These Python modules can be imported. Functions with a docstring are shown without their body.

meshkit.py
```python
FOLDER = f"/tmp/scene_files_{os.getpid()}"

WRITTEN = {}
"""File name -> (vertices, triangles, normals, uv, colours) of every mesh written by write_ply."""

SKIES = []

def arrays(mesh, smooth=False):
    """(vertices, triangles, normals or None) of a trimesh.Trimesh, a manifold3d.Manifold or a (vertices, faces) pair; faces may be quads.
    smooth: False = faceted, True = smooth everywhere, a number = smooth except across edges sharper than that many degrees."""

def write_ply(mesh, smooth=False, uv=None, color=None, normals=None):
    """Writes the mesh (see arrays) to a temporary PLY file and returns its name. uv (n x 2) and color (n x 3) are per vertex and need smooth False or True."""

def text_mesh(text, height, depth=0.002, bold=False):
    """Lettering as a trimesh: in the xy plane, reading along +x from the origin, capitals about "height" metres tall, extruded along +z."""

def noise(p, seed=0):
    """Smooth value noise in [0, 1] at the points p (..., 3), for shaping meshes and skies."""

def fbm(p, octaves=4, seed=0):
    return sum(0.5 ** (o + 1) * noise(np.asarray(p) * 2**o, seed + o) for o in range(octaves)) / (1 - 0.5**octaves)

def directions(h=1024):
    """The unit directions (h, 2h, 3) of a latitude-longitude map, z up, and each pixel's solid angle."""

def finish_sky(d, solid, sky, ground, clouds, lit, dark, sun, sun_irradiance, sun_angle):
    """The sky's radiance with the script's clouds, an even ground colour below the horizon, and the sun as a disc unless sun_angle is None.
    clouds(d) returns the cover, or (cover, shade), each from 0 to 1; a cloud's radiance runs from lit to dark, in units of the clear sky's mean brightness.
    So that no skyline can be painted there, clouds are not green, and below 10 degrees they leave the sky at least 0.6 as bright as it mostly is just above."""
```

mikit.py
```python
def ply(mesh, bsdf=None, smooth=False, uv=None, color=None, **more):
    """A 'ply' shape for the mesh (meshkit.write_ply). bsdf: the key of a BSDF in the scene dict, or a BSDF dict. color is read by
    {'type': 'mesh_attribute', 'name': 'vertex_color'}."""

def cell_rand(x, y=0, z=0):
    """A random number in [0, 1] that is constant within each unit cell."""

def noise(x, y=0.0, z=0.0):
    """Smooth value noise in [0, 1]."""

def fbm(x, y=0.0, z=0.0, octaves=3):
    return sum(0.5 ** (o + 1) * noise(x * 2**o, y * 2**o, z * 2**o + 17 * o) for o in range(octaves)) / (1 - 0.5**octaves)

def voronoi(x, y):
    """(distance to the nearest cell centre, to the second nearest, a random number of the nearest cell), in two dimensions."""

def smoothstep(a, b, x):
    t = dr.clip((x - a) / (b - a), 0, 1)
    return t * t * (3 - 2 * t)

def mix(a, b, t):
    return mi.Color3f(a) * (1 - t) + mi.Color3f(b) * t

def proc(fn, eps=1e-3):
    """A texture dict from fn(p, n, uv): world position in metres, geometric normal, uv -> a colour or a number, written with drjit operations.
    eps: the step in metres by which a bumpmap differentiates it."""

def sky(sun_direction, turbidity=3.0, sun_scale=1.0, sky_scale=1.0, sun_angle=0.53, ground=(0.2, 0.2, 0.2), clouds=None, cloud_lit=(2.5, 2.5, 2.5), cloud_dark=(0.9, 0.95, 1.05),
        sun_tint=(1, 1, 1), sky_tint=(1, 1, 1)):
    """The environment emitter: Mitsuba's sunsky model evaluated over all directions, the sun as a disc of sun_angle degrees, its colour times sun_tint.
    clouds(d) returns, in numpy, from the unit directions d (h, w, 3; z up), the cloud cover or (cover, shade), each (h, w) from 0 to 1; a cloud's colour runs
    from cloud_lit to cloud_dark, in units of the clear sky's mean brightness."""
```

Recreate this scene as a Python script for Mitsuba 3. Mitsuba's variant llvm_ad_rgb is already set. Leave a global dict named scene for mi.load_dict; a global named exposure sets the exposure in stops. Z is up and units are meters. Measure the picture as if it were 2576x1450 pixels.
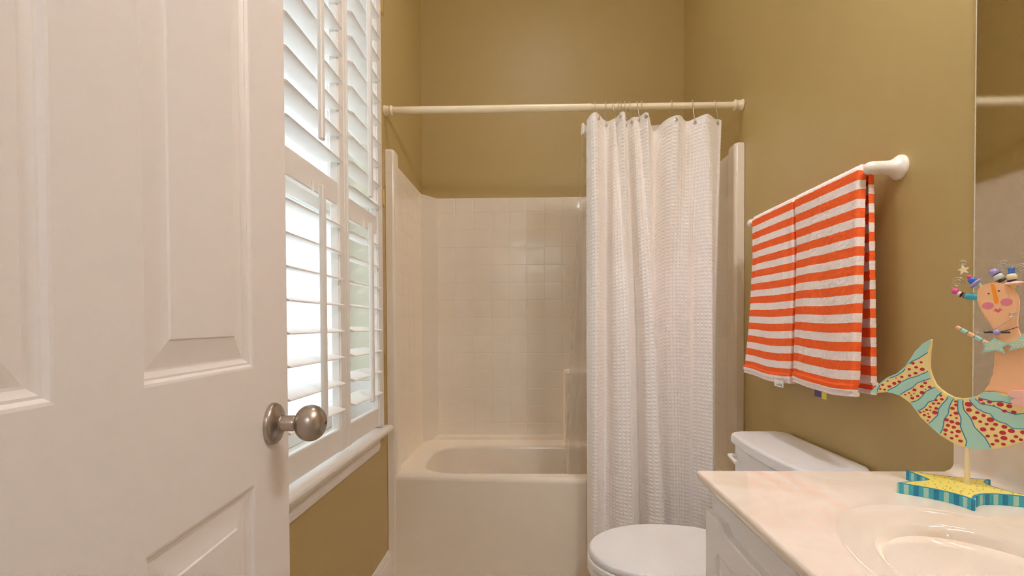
import math, random, numpy as np, trimesh, mitsuba as mi, mikit, meshkit
import drjit as dr
import manifold3d as m3
from shapely.geometry import Polygon, LineString, Point, box as sbox
from shapely import affinity
from shapely.ops import unary_union
from scipy.interpolate import PchipInterpolator, CubicSpline

random.seed(7); rng = np.random.default_rng(7)
T = mi.ScalarTransform4f
scene, labels = {}, {}

# ---------------------------------------------------------------- camera, sky, lights, exposure
exposure = 0.53
F = 1237.7; YAW, PITCH, ROLL = 0.02446, -0.0159, -0.00452
def camera_axes():
    cy, sy, cp, sp, cr, sr = math.cos(YAW), math.sin(YAW), math.cos(PITCH), math.sin(PITCH), math.cos(ROLL), math.sin(ROLL)
    fwd = np.array([-sy * cp, cy * cp, sp]); right = np.array([cy, sy, 0.0]); up = np.cross(right, fwd)
    return right * cr + up * sr, fwd, up * cr - right * sr
_right, _fwd, _up = camera_axes()
EYE = np.array([0.0, 0.0, 1.13])
scene['camera'] = {'type': 'perspective', 'fov_axis': 'x', 'fov': math.degrees(2 * math.atan(1288 / F)), 'near_clip': 0.01, 'far_clip': 200.0,
                   'principal_point_offset_x': -0.00963, 'principal_point_offset_y': -0.0761,
                   'to_world': T().look_at(origin=EYE.tolist(), target=(EYE + _fwd).tolist(), up=_up.tolist())}
scene['sky'] = mikit.sky((0.45, -0.4, 0.8), turbidity=4.0, sun_scale=0.0, sky_scale=18.0, ground=(0.30, 0.32, 0.28),
                         clouds=lambda d: np.full(d.shape[:2], 0.9), cloud_lit=(1.0, 1.01, 1.06), cloud_dark=(0.9, 0.93, 1.0))
BULB = 72.0      # radiance of the vanity bulbs (warm white)
HALL = 52.0      # radiance of the hallway's ceiling lamp
CEIL = 13.0       # radiance of the bathroom's ceiling lamp

# ---------------------------------------------------------------- helpers
def add(key, mesh, mat, smooth=30, label=None, cat=None, group=None, kind=None, uv=None, extra=None):
    if key in scene:
        n = 1
        while f'{key}_{n:03d}' in scene: n += 1
        key = f'{key}_{n:03d}'
    if isinstance(mesh, list): mesh = trimesh.util.concatenate(mesh)
    if smooth is not True and smooth is not False and smooth < 0:      # corner normals, for lathed and lofted solids with long flats
        v_, f_, n_ = auto_normals(mesh, -smooth)
        scene[key] = {'type': 'ply', 'filename': meshkit.write_ply((v_, f_), False, normals=n_), 'face_normals': False, 'bsdf': {'type': 'ref', 'id': mat}}
    else: scene[key] = mikit.ply(mesh, mat, smooth=smooth, uv=uv, **(extra or {}))
    if label or cat or group or kind: tag(key, label, cat, group, kind)
    return key
def auto_normals(mesh, angle):
    """Split vertices with corner normals that average only the neighbours within angle degrees of the corner's own face."""
    v, f = np.asarray(mesh.vertices), np.asarray(mesh.faces); fn = np.cross(v[f[:, 1]] - v[f[:, 0]], v[f[:, 2]] - v[f[:, 0]]); ar = np.linalg.norm(fn, axis=1); un = fn / np.maximum(ar, 1e-20)[:, None]
    at = [[] for _ in range(len(v))]
    for i, t in enumerate(f):
        for q in t: at[q].append(i)
    ca = math.cos(math.radians(angle)); out = np.zeros((len(f), 3, 3))
    for i, t in enumerate(f):
        for k, q in enumerate(t):
            nb = np.array(at[q]); ok = nb[un[nb] @ un[i] > ca]; w = fn[ok].sum(0) if len(ok) else fn[i]; L = np.linalg.norm(w); out[i, k] = w / L if L > 0 else un[i]
    return v[f].reshape(-1, 3), np.arange(len(f) * 3).reshape(-1, 3), out.reshape(-1, 3)
def tag(key, label=None, cat=None, group=None, kind=None):
    labels[key] = {k: v for k, v in (('label', label), ('category', cat), ('group', group), ('kind', kind)) if v}
def hull(pts): return trimesh.convex.convex_hull(np.asarray(pts, float))
def box(x0, x1, y0, y1, z0, z1, c=0.0):
    x0, x1 = sorted((x0, x1)); y0, y1 = sorted((y0, y1)); z0, z1 = sorted((z0, z1))
    c = min(c, (x1 - x0) / 2.01, (y1 - y0) / 2.01, (z1 - z0) / 2.01)
    if c <= 0:
        b = trimesh.creation.box(extents=(x1 - x0, y1 - y0, z1 - z0)); b.apply_translation(((x0 + x1) / 2, (y0 + y1) / 2, (z0 + z1) / 2)); return b
    p = []
    for sx in (0, 1):
        for sy in (0, 1):
            for sz in (0, 1):
                q = np.array([x1 if sx else x0, y1 if sy else y0, z1 if sz else z0]); s = np.array([1 - 2 * sx, 1 - 2 * sy, 1 - 2 * sz]) * c
                for k in range(3):
                    v = q + s; v[k] = q[k]; p.append(v)
    return hull(p)
def rbox(x0, x1, y0, y1, z0, z1, r, n=16):
    s = m3.Manifold.sphere(r, n)
    return tm(m3.Manifold.batch_hull([s.translate((x, y, z)) for x in (x0 + r, x1 - r) for y in (y0 + r, y1 - r) for z in (z0 + r, z1 - r)]))
def tm(man):
    m = man.to_mesh(); return trimesh.Trimesh(np.array(m.vert_properties[:, :3], float), np.array(m.tri_verts), process=False)
def man(t): return m3.Manifold(m3.Mesh(np.asarray(t.vertices, np.float32), np.asarray(t.faces, np.uint32)))
def frame(o, ex, ey, ez):
    m = np.eye(4); m[:3, 0], m[:3, 1], m[:3, 2], m[:3, 3] = ex, ey, ez, o; return m
def lathe(profile, o=(0, 0, 0), axis=(0, 0, 1), n=40):
    """profile: (radius, height) pairs from one end to the other."""
    a = np.asarray(axis, float); a /= np.linalg.norm(a); u = np.cross(a, [0, 0, 1] if abs(a[2]) < .9 else [1, 0, 0]); u /= np.linalg.norm(u); w = np.cross(a, u)
    pr = np.asarray(profile, float); th = np.arange(n) * 2 * np.pi / n; o = np.asarray(o, float)
    ring = np.cos(th)[:, None] * u + np.sin(th)[:, None] * w
    v = (o + pr[:, None, 1:2] * a + pr[:, None, 0:1] * ring).reshape(-1, 3); f = []
    for i in range(len(pr) - 1):
        for j in range(n):
            k = (j + 1) % n; f += [[i * n + j, i * n + k, (i + 1) * n + k], [i * n + j, (i + 1) * n + k, (i + 1) * n + j]]
    v = np.vstack([v, o + a * pr[0, 1], o + a * pr[-1, 1]]); e = len(v)
    f += [[e - 2, (j + 1) % n, j] for j in range(n)] + [[e - 1, (len(pr) - 1) * n + j, (len(pr) - 1) * n + (j + 1) % n] for j in range(n)]
    return trimesh.Trimesh(v, f, process=False)
def loft(rings, caps=True):
    rings = [np.asarray(r, float) for r in rings]; n = len(rings[0]); v = np.vstack(rings); f = []
    for i in range(len(rings) - 1):
        for j in range(n):
            k = (j + 1) % n; f += [[i * n + j, i * n + k, (i + 1) * n + k], [i * n + j, (i + 1) * n + k, (i + 1) * n + j]]
    if caps:
        v = np.vstack([v, rings[0].mean(0), rings[-1].mean(0)]); e = len(v)
        f += [[e - 2, (j + 1) % n, j] for j in range(n)] + [[e - 1, (len(rings) - 1) * n + j, (len(rings) - 1) * n + (j + 1) % n] for j in range(n)]
    t = trimesh.Trimesh(v, f, process=False)
    if t.volume < 0: t.invert()
    return t
def tube(pts, r, n=10, closed=False):
    P = np.asarray(pts, float); d = np.gradient(P, axis=0)
    if closed: d = np.roll(P, -1, 0) - np.roll(P, 1, 0)
    d /= np.linalg.norm(d, axis=1, keepdims=True) + 1e-12
    u = np.cross(d[0], [0, 0, 1] if abs(d[0][2]) < .9 else [1, 0, 0]); rings = []; th = np.arange(n) * 2 * np.pi / n
    R = np.broadcast_to(r, (len(P),))
    for p, t, rr in zip(P, d, R):
        u = u - t * (u @ t); u /= np.linalg.norm(u); w = np.cross(t, u); rings.append(p + rr * (np.cos(th)[:, None] * u + np.sin(th)[:, None] * w))
    return loft(rings + ([rings[0]] if closed else []), caps=not closed)
def extrude(poly, h, m=None):
    parts = [trimesh.creation.extrude_polygon(g, h, engine='earcut') for g in getattr(poly, 'geoms', [poly]) if g.area > 1e-9]
    t = trimesh.util.concatenate(parts)
    if m is not None: t.apply_transform(m)
    return t
def rrect(x0, x1, y0, y1, r, n=6):
    """Rounded rectangle as a ring of points, counter-clockwise."""
    r = min(r, (x1 - x0) / 2 - 1e-6, (y1 - y0) / 2 - 1e-6); p = []
    for cx, cy, a0 in ((x1 - r, y0 + r, -90), (x1 - r, y1 - r, 0), (x0 + r, y1 - r, 90), (x0 + r, y0 + r, 180)):
        for k in range(n + 1):
            a = math.radians(a0 + 90 * k / n); p.append((cx + r * math.cos(a), cy + r * math.sin(a)))
    return np.array(p)
def at_z(ring, z): return np.column_stack([ring, np.full(len(ring), z)])
def sheet(P, thick=0.0, N=None):
    """A grid of points (r, c, 3) as a surface, or as a closed slab when thick > 0."""
    r, c = P.shape[:2]; i = np.arange(r * c).reshape(r, c)
    q = np.stack([i[:-1, :-1], i[1:, :-1], i[1:, 1:], i[:-1, 1:]], -1).reshape(-1, 4); f = np.vstack([q[:, [0, 1, 2]], q[:, [0, 2, 3]]])
    if thick <= 0: return trimesh.Trimesh(P.reshape(-1, 3), f, process=False)
    if N is None: N = grid_normals(P)
    v = np.vstack([P.reshape(-1, 3), (P - N * thick).reshape(-1, 3)]); o = r * c; b = []
    loop = np.concatenate([i[0, :], i[1:, -1], i[-1, -2::-1], i[-2:0:-1, 0]]); nx = np.roll(loop, -1)
    b = np.vstack([np.stack([loop, nx, nx + o], 1), np.stack([loop, nx + o, loop + o], 1)])
    return trimesh.Trimesh(v, np.vstack([f, f[:, ::-1] + o, b]), process=False)
def grid_normals(P):
    n = np.cross(np.gradient(P, axis=0), np.gradient(P, axis=1)); return n / (np.linalg.norm(n, axis=2, keepdims=True) + 1e-12)
def rgb(r, g, b):
    """sRGB 0-255 to linear"""
    return [((c / 255 + .055) / 1.055) ** 2.4 if c > 10 else c / 255 / 12.92 for c in (r, g, b)]

# ---------------------------------------------------------------- materials
def pr(c, rough=.5, spec=.5, tex=None, bump=None, bscale=1.0, **k):
    d = {'type': 'principled', 'base_color': tex or {'type': 'rgb', 'value': list(c)}, 'roughness': rough, 'specular': spec, **k}
    if bump is not None: d = {'type': 'bumpmap', 'arbitrary': bump, 'scale': bscale, 'bsdf': d}
    return {'type': 'twosided', 'bsdf': d}
WALL = rgb(178, 155, 101)
def paint_tex(p, n, uv):
    k = mikit.fbm(p.x * 1.7, p.y * 1.7, p.z * 1.7, 3)
    return mi.Color3f(*WALL) * (0.97 + 0.06 * k)
scene['mat_wall'] = pr(WALL, .44, .5, tex=mikit.proc(paint_tex), bump=mikit.proc(lambda p, n, uv: 0.00025 * mikit.fbm(p.x * 260, p.y * 260, p.z * 260, 2)))
scene['mat_ceiling'] = pr(rgb(225, 222, 214), .7)
scene['mat_trim'] = pr(rgb(228, 222, 216), .35, .5)
scene['mat_shutter'] = pr(rgb(232, 228, 223), .38, .5)
def door_grain(p, n, uv):
    rail = mikit.smoothstep(.90, .91, p.z) * (1 - mikit.smoothstep(1.065, 1.07, p.z))
    v = mikit.fbm(p.x * 330, p.y * 330, p.z * 16, 2); h = mikit.fbm(p.x * 14, p.y * 14, p.z * 420, 2)
    return 0.00016 * (v * (1 - rail) + h * rail)
scene['mat_door'] = pr(rgb(226, 218, 212), .42, .4, bump=mikit.proc(door_grain, eps=4e-4))
scene['mat_nickel'] = pr(rgb(176, 165, 155), .3, .5, metallic=1.0)
scene['mat_chrome'] = pr(rgb(215, 213, 210), .14, .5, metallic=1.0)
scene['mat_brass'] = pr(rgb(206, 184, 130), .22, .5, metallic=1.0)
scene['mat_dark'] = pr(rgb(38, 34, 32), .5)
scene['mat_fibreglass'] = pr(rgb(238, 227, 210), .16, .5)
def tile_wob(p, n, uv): return 0.0011 * mikit.fbm(p.x * 26, p.y * 26, p.z * 26, 2)
scene['mat_tile'] = pr(rgb(238, 227, 210), .12, .5, bump=mikit.proc(tile_wob, eps=2e-3))
scene['mat_rod'] = pr(rgb(236, 222, 190), .3, .5)
scene['mat_curtain'] = pr(rgb(240, 236, 232), .85, .2)
scene['mat_porcelain'] = pr(rgb(236, 236, 238), .12, .5)
scene['mat_seat'] = pr(rgb(236, 236, 236), .22, .5)
def marble(p, n, uv): return mikit.mix(rgb(240, 228, 214), rgb(232, 216, 198), mikit.smoothstep(.35, .7, mikit.fbm(p.x * 9 + 2 * mikit.noise(p.y * 8), p.y * 9, p.z * 9, 3)))
scene['mat_counter'] = pr((1, 1, 1), .05, .5, tex=mikit.proc(marble))
scene['mat_cabinet'] = pr(rgb(232, 233, 236), .3, .5)
scene['mat_plastic'] = pr(rgb(238, 232, 222), .25, .5)
scene['mat_mirror'] = {'type': 'twosided', 'bsdf': {'type': 'roughconductor', 'material': 'Ag', 'alpha': .004, 'specular_reflectance': {'type': 'rgb', 'value': [.86, .84, .82]}}}
scene['mat_mirror_edge'] = pr(rgb(232, 240, 232), .2, .6)
scene['mat_floor'] = pr(rgb(186, 172, 150), .4)
scene['mat_hall'] = pr(rgb(228, 224, 216), .6)
PER = 0.0464
def towel_tex(p, n, uv):
    v = uv.y + 0.0012 * (mikit.noise(uv.x * 160, uv.y * 160) - .5)
    fr = v / PER - dr.floor(v / PER)
    w = mikit.smoothstep(.48, .52, fr) * (1 - mikit.smoothstep(.975, 1.0, fr)) + (1 - mikit.smoothstep(0.0, .02, fr)) * 0
    hem = mikit.smoothstep(.0, .001, uv.x - 10.0)
    w = dr.maximum(w, hem)
    k = .86 + .28 * mikit.fbm(uv.x * 900, uv.y * 900, 3.0, 2)
    return mikit.mix(rgb(246, 106, 54), rgb(246, 232, 229), w) * k
scene['mat_towel'] = pr((1, 1, 1), .95, .1, tex=mikit.proc(towel_tex), sheen=.4)
scene['mat_towel_hem'] = pr(rgb(240, 196, 176), .9, .1)
scene['mat_liner'] = {'type': 'blendbsdf', 'weight': .055, 'a': {'type': 'thindielectric', 'int_ior': 1.35}, 'b': {'type': 'twosided', 'bsdf': {'type': 'principled', 'base_color': {'type': 'rgb', 'value': [.82, .82, .80]}, 'roughness': .25, 'specular': .5}}}
def frost(p, n, uv): return mi.Color3f(.88, .96, .97) * (0.82 + .18 * mikit.fbm(p.y * 150, p.z * 150, 1.0, 3))
scene['mat_frosted'] = {'type': 'principledthin', 'base_color': mikit.proc(frost), 'roughness': .5, 'diff_trans': 1.85, 'spec_trans': 0.0, 'eta': 1.3}
scene['mat_bulb'] = pr(rgb(240, 236, 225), .3)
def flat(name, c, rough=.4, spec=.5, **k): scene['mat_' + name] = pr(rgb(*c), rough, spec, **k)
for nm, c in dict(flesh=(243, 190, 146), orange=(246, 150, 30), cheek=(222, 130, 150), lips=(214, 100, 118), eye=(60, 40, 40), yellow=(238, 218, 150), aqua=(166, 212, 200), blue=(40, 130, 170),
                  dot=(180, 44, 60), teal=(60, 170, 190), deep=(20, 125, 165), lemon=(232, 218, 110), ochre=(150, 110, 60), cream=(238, 224, 190), white=(240, 240, 236), pinkhand=(238, 190, 180),
                  pink=(225, 80, 150), lavender=(160, 150, 215), black=(50, 38, 36), red=(190, 70, 80), cobalt=(60, 110, 190), purple=(70, 50, 110), pale=(214, 224, 224), label_yellow=(226, 214, 90)).items(): flat(nm, c)

# ---------------------------------------------------------------- room shell
XL, XR, YF, YB, ZC = -0.6524, 0.8716, 0.03, 2.884, 3.2
WY0, WY1, WZ0, WZ1 = 1.15, 2.0, 0.705, 2.72       # window opening in the left wall
OUT = XL - .18
def S(key, mesh, mat, smooth=False): return add(key, mesh, mat, smooth, kind='structure')
S('floor', box(OUT, XR + .12, -2.3, YB + .12, -.05, 0), 'mat_floor')
S('ceiling', box(OUT, XR + .12, YF - .12, YB + .12, ZC, ZC + .06), 'mat_ceiling')
S('wall_left', [box(OUT, XL, YF - .12, WY0, 0, ZC), box(OUT, XL, WY1, YB, 0, ZC), box(OUT, XL, WY0, WY1, 0, WZ0 - .03), box(OUT, XL, WY0, WY1, WZ1, ZC)], 'mat_wall')
S('wall_right', box(XR, XR + .12, YF - .12, YB, 0, ZC), 'mat_wall')
S('wall_back', box(OUT, XR + .12, YB, YB + .12, 0, ZC), 'mat_wall')
DX0, DX1, DZ = -.358, .445, 2.05
S('wall_front', [box(XL, DX0, YF - .12, YF, 0, ZC), box(DX1, XR, YF - .12, YF, 0, ZC), box(DX0, DX1, YF - .12, YF, DZ, ZC)], 'mat_wall')
HX0, HX1, HY = -1.1, 1.3, -2.2
S('wall_hall', [box(HX0, HX1, HY - .1, HY, 0, 2.6), box(HX0 - .1, HX0, HY - .1, YF - .12, 0, 2.6), box(HX1, HX1 + .1, HY - .1, YF - .12, 0, 2.6),
                box(HX0, OUT, YF - .2, YF - .12, 0, 2.6), box(XR + .12, HX1, YF - .2, YF - .12, 0, 2.6)], 'mat_hall')
S('ceiling_hall', box(HX0 - .1, HX1 + .1, HY - .1, YF - .12, 2.6, 2.66), 'mat_ceiling')
S('floor_hall', [box(HX0 - .1, OUT, HY - .1, YF - .12, -.05, 0), box(XR + .12, HX1 + .1, HY - .1, YF - .12, -.05, 0)], 'mat_floor')
def baseboard(key, u0, u1, wall, sgn, ax):
    prof = [(0, 0), (.014, 0), (.014, .085), (.0125, .092), (.010, .096), (.010, .104), (.006, .112), (.004, .122), (0, .125)]
    poly = Polygon(prof); t = trimesh.creation.extrude_polygon(poly, abs(u1 - u0), engine='earcut')     # (offset, height, length)
    if ax == 'y': m = frame((wall, min(u0, u1), 0), (sgn, 0, 0), (0, 0, 1), (0, 1, 0))
    else: m = frame((min(u0, u1), wall, 0), (0, sgn, 0), (0, 0, 1), (1, 0, 0))
    t.apply_transform(m); S(key, t, 'mat_trim', 25)
baseboard('baseboard_left', YF, 2.163, XL, 1, 'y')
baseboard('baseboard_right', 1.03, 2.05, XR, -1, 'y')
# hallway lamp, out of view behind the camera; the bathroom's own lamps
add('hall_ceiling_lamp__diffuser', lathe([(.0, -.05), (.09, -.045), (.15, -.02), (.16, 0)], (.1, -1.75, 2.585)), 'mat_bulb', 40, extra={'emitter': {'type': 'area', 'radiance': {'type': 'rgb', 'value': [HALL, HALL * 1.05, HALL * 1.22]}}})
add('hall_ceiling_lamp__base', lathe([(.175, 0), (.175, .015)], (.1, -1.75, 2.585)), 'mat_nickel')
tag('hall_ceiling_lamp', 'round flush ceiling lamp in the hallway outside the doorway', 'lamp')

# ---------------------------------------------------------------- window
GX = -.80
window = []
def W(k, mesh, mat='mat_trim', smooth=25): return add('window_1__' + k, mesh, mat, smooth)
tag('window_1', kind='structure')
W('frame', [box(GX - .03, GX + .03, WY0, WY0 + .03, WZ0, WZ1, .002), box(GX - .03, GX + .03, WY1 - .018, WY1, WZ0, WZ1, .002), box(GX - .03, GX + .03, WY0, WY1, WZ1 - .03, WZ1, .002), box(GX - .03, GX + .05, WY0, WY1, WZ0 - .02, WZ0 + .035, .003)])
def sash(name, z0, z1, x, rails):
    y0, y1 = WY0 + .03, WY1 - .018
    W(name, [box(x - .016, x + .016, y0, y0 + .04, z0, z1, .003), box(x - .016, x + .016, y1 - .035, y1, z0, z1, .003), box(x - .016, x + .016, y0, y1, z0, z0 + rails[0], .003), box(x - .016, x + .016, y0, y1, z1 - rails[1], z1, .003)])
    scene[f'window_1__{name}__pane'] = mikit.ply(box(x - .003, x + .003, y0 + .035, y1 - .03, z0 + rails[0] - .005, z1 - rails[1] + .005), 'mat_frosted') if False else mikit.ply(sheet(np.array([[[x, y0 + .035, z0 + rails[0] - .005], [x, y1 - .03, z0 + rails[0] - .005]], [[x, y0 + .035, z1 - rails[1] + .005], [x, y1 - .03, z1 - rails[1] + .005]]])), 'mat_frosted')
sash('lower_sash', WZ0 + .035, 1.60, GX + .012, (.055, .055))
sash('upper_sash', 1.56, WZ1 - .03, GX - .018, (.045, .045))
scene['mat_liner_track'] = pr(rgb(206, 200, 180), .5)
W('jamb_liner', box(-.775, -.669, WY1 - .006, WY1, .90, WZ1 - .06, .002), 'mat_liner_track')
W('reveal', [box(OUT + .001, XL - .001, WY1 - .003, WY1 + .0005, WZ0, WZ1), box(OUT + .001, XL - .001, WY0 - .0005, WY0 + .003, WZ0, WZ1), box(OUT + .001, XL - .001, WY0, WY1, WZ1 - .003, WZ1 + .0005)])
# stool and apron
stool_prof = Polygon([(OUT + .05, WZ0 - .03), (XL + .036, WZ0 - .03), (XL + .046, WZ0 - .027), (XL + .052, WZ0 - .02), (XL + .0545, WZ0 - .012), (XL + .052, WZ0 - .005), (XL + .045, WZ0), (OUT + .05, WZ0)])
def along_y(poly, y0, y1):   # polygon given in (x, z)
    t = trimesh.creation.extrude_polygon(poly, y1 - y0, engine='earcut'); t.apply_transform(frame((0, y1, 0), (1, 0, 0), (0, 0, 1), (0, -1, 0))); return t
st = man(along_y(stool_prof, WY0 - .06, 2.068)); cut = m3.Manifold.cube((.3, .2, .2)).translate((XL - .3, WY1, .6)) + m3.Manifold.cube((.3, .2, .2)).translate((XL - .3, WY0 - .2, .6))
S('trim_1', tm(st - cut), 'mat_trim', 25)
apr = Polygon([(XL, WZ0 - .03), (XL + .030, WZ0 - .03), (XL + .030, WZ0 - .034), (XL + .024, WZ0 - .040), (XL + .018, WZ0 - .050), (XL + .016, WZ0 - .056), (XL + .018, WZ0 - .058), (XL + .018, WZ0 - .080), (XL + .015, WZ0 - .083), (XL + .015, WZ0 - .090), (XL + .012, WZ0 - .095), (XL, WZ0 - .097)])
S('trim_2', along_y(apr, WY0 - .04, 2.006), 'mat_trim', 25)
# ---------------------------------------------------------------- plantation shutters
SF, SB = -.622, -.650        # front and back of the shutter panels
def louver(y0, y1, tip_z, tilt, x_tip=-.603, w=.089, t=.0105):
    n = 14; a = np.concatenate([np.linspace(0, np.pi, n), np.linspace(np.pi, 2 * np.pi, n)[1:-1]])
    px = np.sign(np.cos(a)) * np.abs(np.cos(a)) ** .7 * w / 2; pz = np.sin(a) * t / 2
    c, s = math.cos(tilt), math.sin(tilt); cx, cz = x_tip - c * w / 2, tip_z + s * w / 2
    q = np.column_stack([cx + px * c + pz * s, cz - px * s + pz * c])
    return loft([np.column_stack([q[:, 0], np.full(len(q), y), q[:, 1]]) for y in (y0 + .0015, y1 - .0015)])
def shutter(key, y0, y1, lst, rst, mid, low, up, label):
    A = lambda k, m, mat='mat_shutter', s=30: add(f'{key}__{k}', m, mat, s)
    ztop = WZ1 - .004; zb = .721
    bead = lambda y: tube([(SF + .0, y, zb + .002), (SF + .0, y, ztop - .002)], .004, 8)
    A('stile', [box(SB, SF, y0 + .001, y0 + lst, zb, ztop, .003), bead(y0 + lst - .006)]); A('stile', [box(SB, SF, y1 - rst, y1 - .001, zb, ztop, .003), bead(y1 - rst + .006)])
    a, b = y0 + lst, y1 - rst
    A('bottom_rail', box(SB + .003, SF - .003, a, b, zb, .795, .003)); A('middle_rail', box(SB + .003, SF - .003, a, b, mid[0], mid[1], .003)); A('top_rail', box(SB + .003, SF - .003, a, b, ztop - .10, ztop, .003))
    tips = [z for z in low] + [z for z in up]
    for z in tips: A('louver', louver(a, b, z, math.radians(9 if z < 1.5 else 7)))
    yr = (a + b) / 2
    for lo, hi in ((low[0] - .012, mid[0] + .012), (up[0] + .004, ztop - .11)):
        A('tilt_rod', box(-.603, -.589, yr - .011, yr + .011, lo, hi, .003))
    A('rod_notch', [lathe([(.0035, 0), (.0035, .022), (.001, .024)], (SF - .001, yr, mid[0] + .002), n=12), lathe([(.006, 0), (.006, .004)], (SF - .001, yr, mid[0] - .002), n=12)])
    tag(key, label, 'shutter', 'plantation shutter panels in the window')
LOW = [.858 + .0833 * k for k in range(8)]
shutter('plantation_shutter', 1.150, 1.6135, .052, .052, (1.512, 1.586), LOW, [1.648 + .0838 * k for k in range(12)], 'white louvered shutter panel beside the open door, behind the door knob')
shutter('plantation_shutter_001', 1.6145, 2.003, .030, .053, (1.490, 1.562), [z - .001 for z in LOW], [1.593 + .0833 * k for k in range(12)], 'white louvered shutter panel next to the tub, with brass hinges at its edge')
S('trim_4', box(SB - .001, SF - .003, 1.121, 1.149, .707, WZ1 + .03, .002), 'mat_trim', 25)
S('trim_3', box(SB - .001, SF - .003, 2.004, 2.031, .707, WZ1 + .03, .002), 'mat_trim', 25)
for z in (.965, 1.66, 2.45):
    k = add('plantation_shutter_001__hinge', [tube([(-.619, 2.036, z - .036), (-.619, 2.036, z + .036)], .0042, 10), lathe([(.002, 0), (.004, .003), (.0035, .008), (0, .011)], (-.619, 2.036, z + .036), n=10),
         lathe([(.002, 0), (.004, .003), (.0035, .008), (0, .011)], (-.619, 2.036, z - .036), (0, 0, -1), n=10), box(-.645, -.621, 2.0305, 2.034, z - .03, z + .03)], 'mat_brass', 30)
    labels[k] = {'label': 'brass hinge'}
# ---------------------------------------------------------------- open door (local: s from its free edge, z up, c out of the visible face)
DE = np.array([-.4164, .82, 0.0]); DD = np.array([.08766, -.99615, 0]); DN = np.array([.99615, .08766, 0])
DM = frame(DE, DD, (0, 0, 1), DN); DWID = .788
tag('door_1', kind='structure')
pan = [(.118, .346), (.444, .670)]; rows = [(.21, .900), (1.068, 1.66), (1.76, 1.93)]
slab = Polygon([(.0, .012), (DWID, .012), (DWID, 2.04), (0, 2.04)])
holes = [sbox(a, c, b, d) for a, b in pan for c, d in rows]
leaf = [extrude(slab.difference(unary_union(holes)), .012, DM @ frame((0, 0, -.012), (1, 0, 0), (0, 1, 0), (0, 0, 1))), extrude(slab, .023, DM @ frame((0, 0, -.035), (1, 0, 0), (0, 1, 0), (0, 0, 1)))]
add('door_1__leaf', leaf, 'mat_door', 20)
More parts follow.
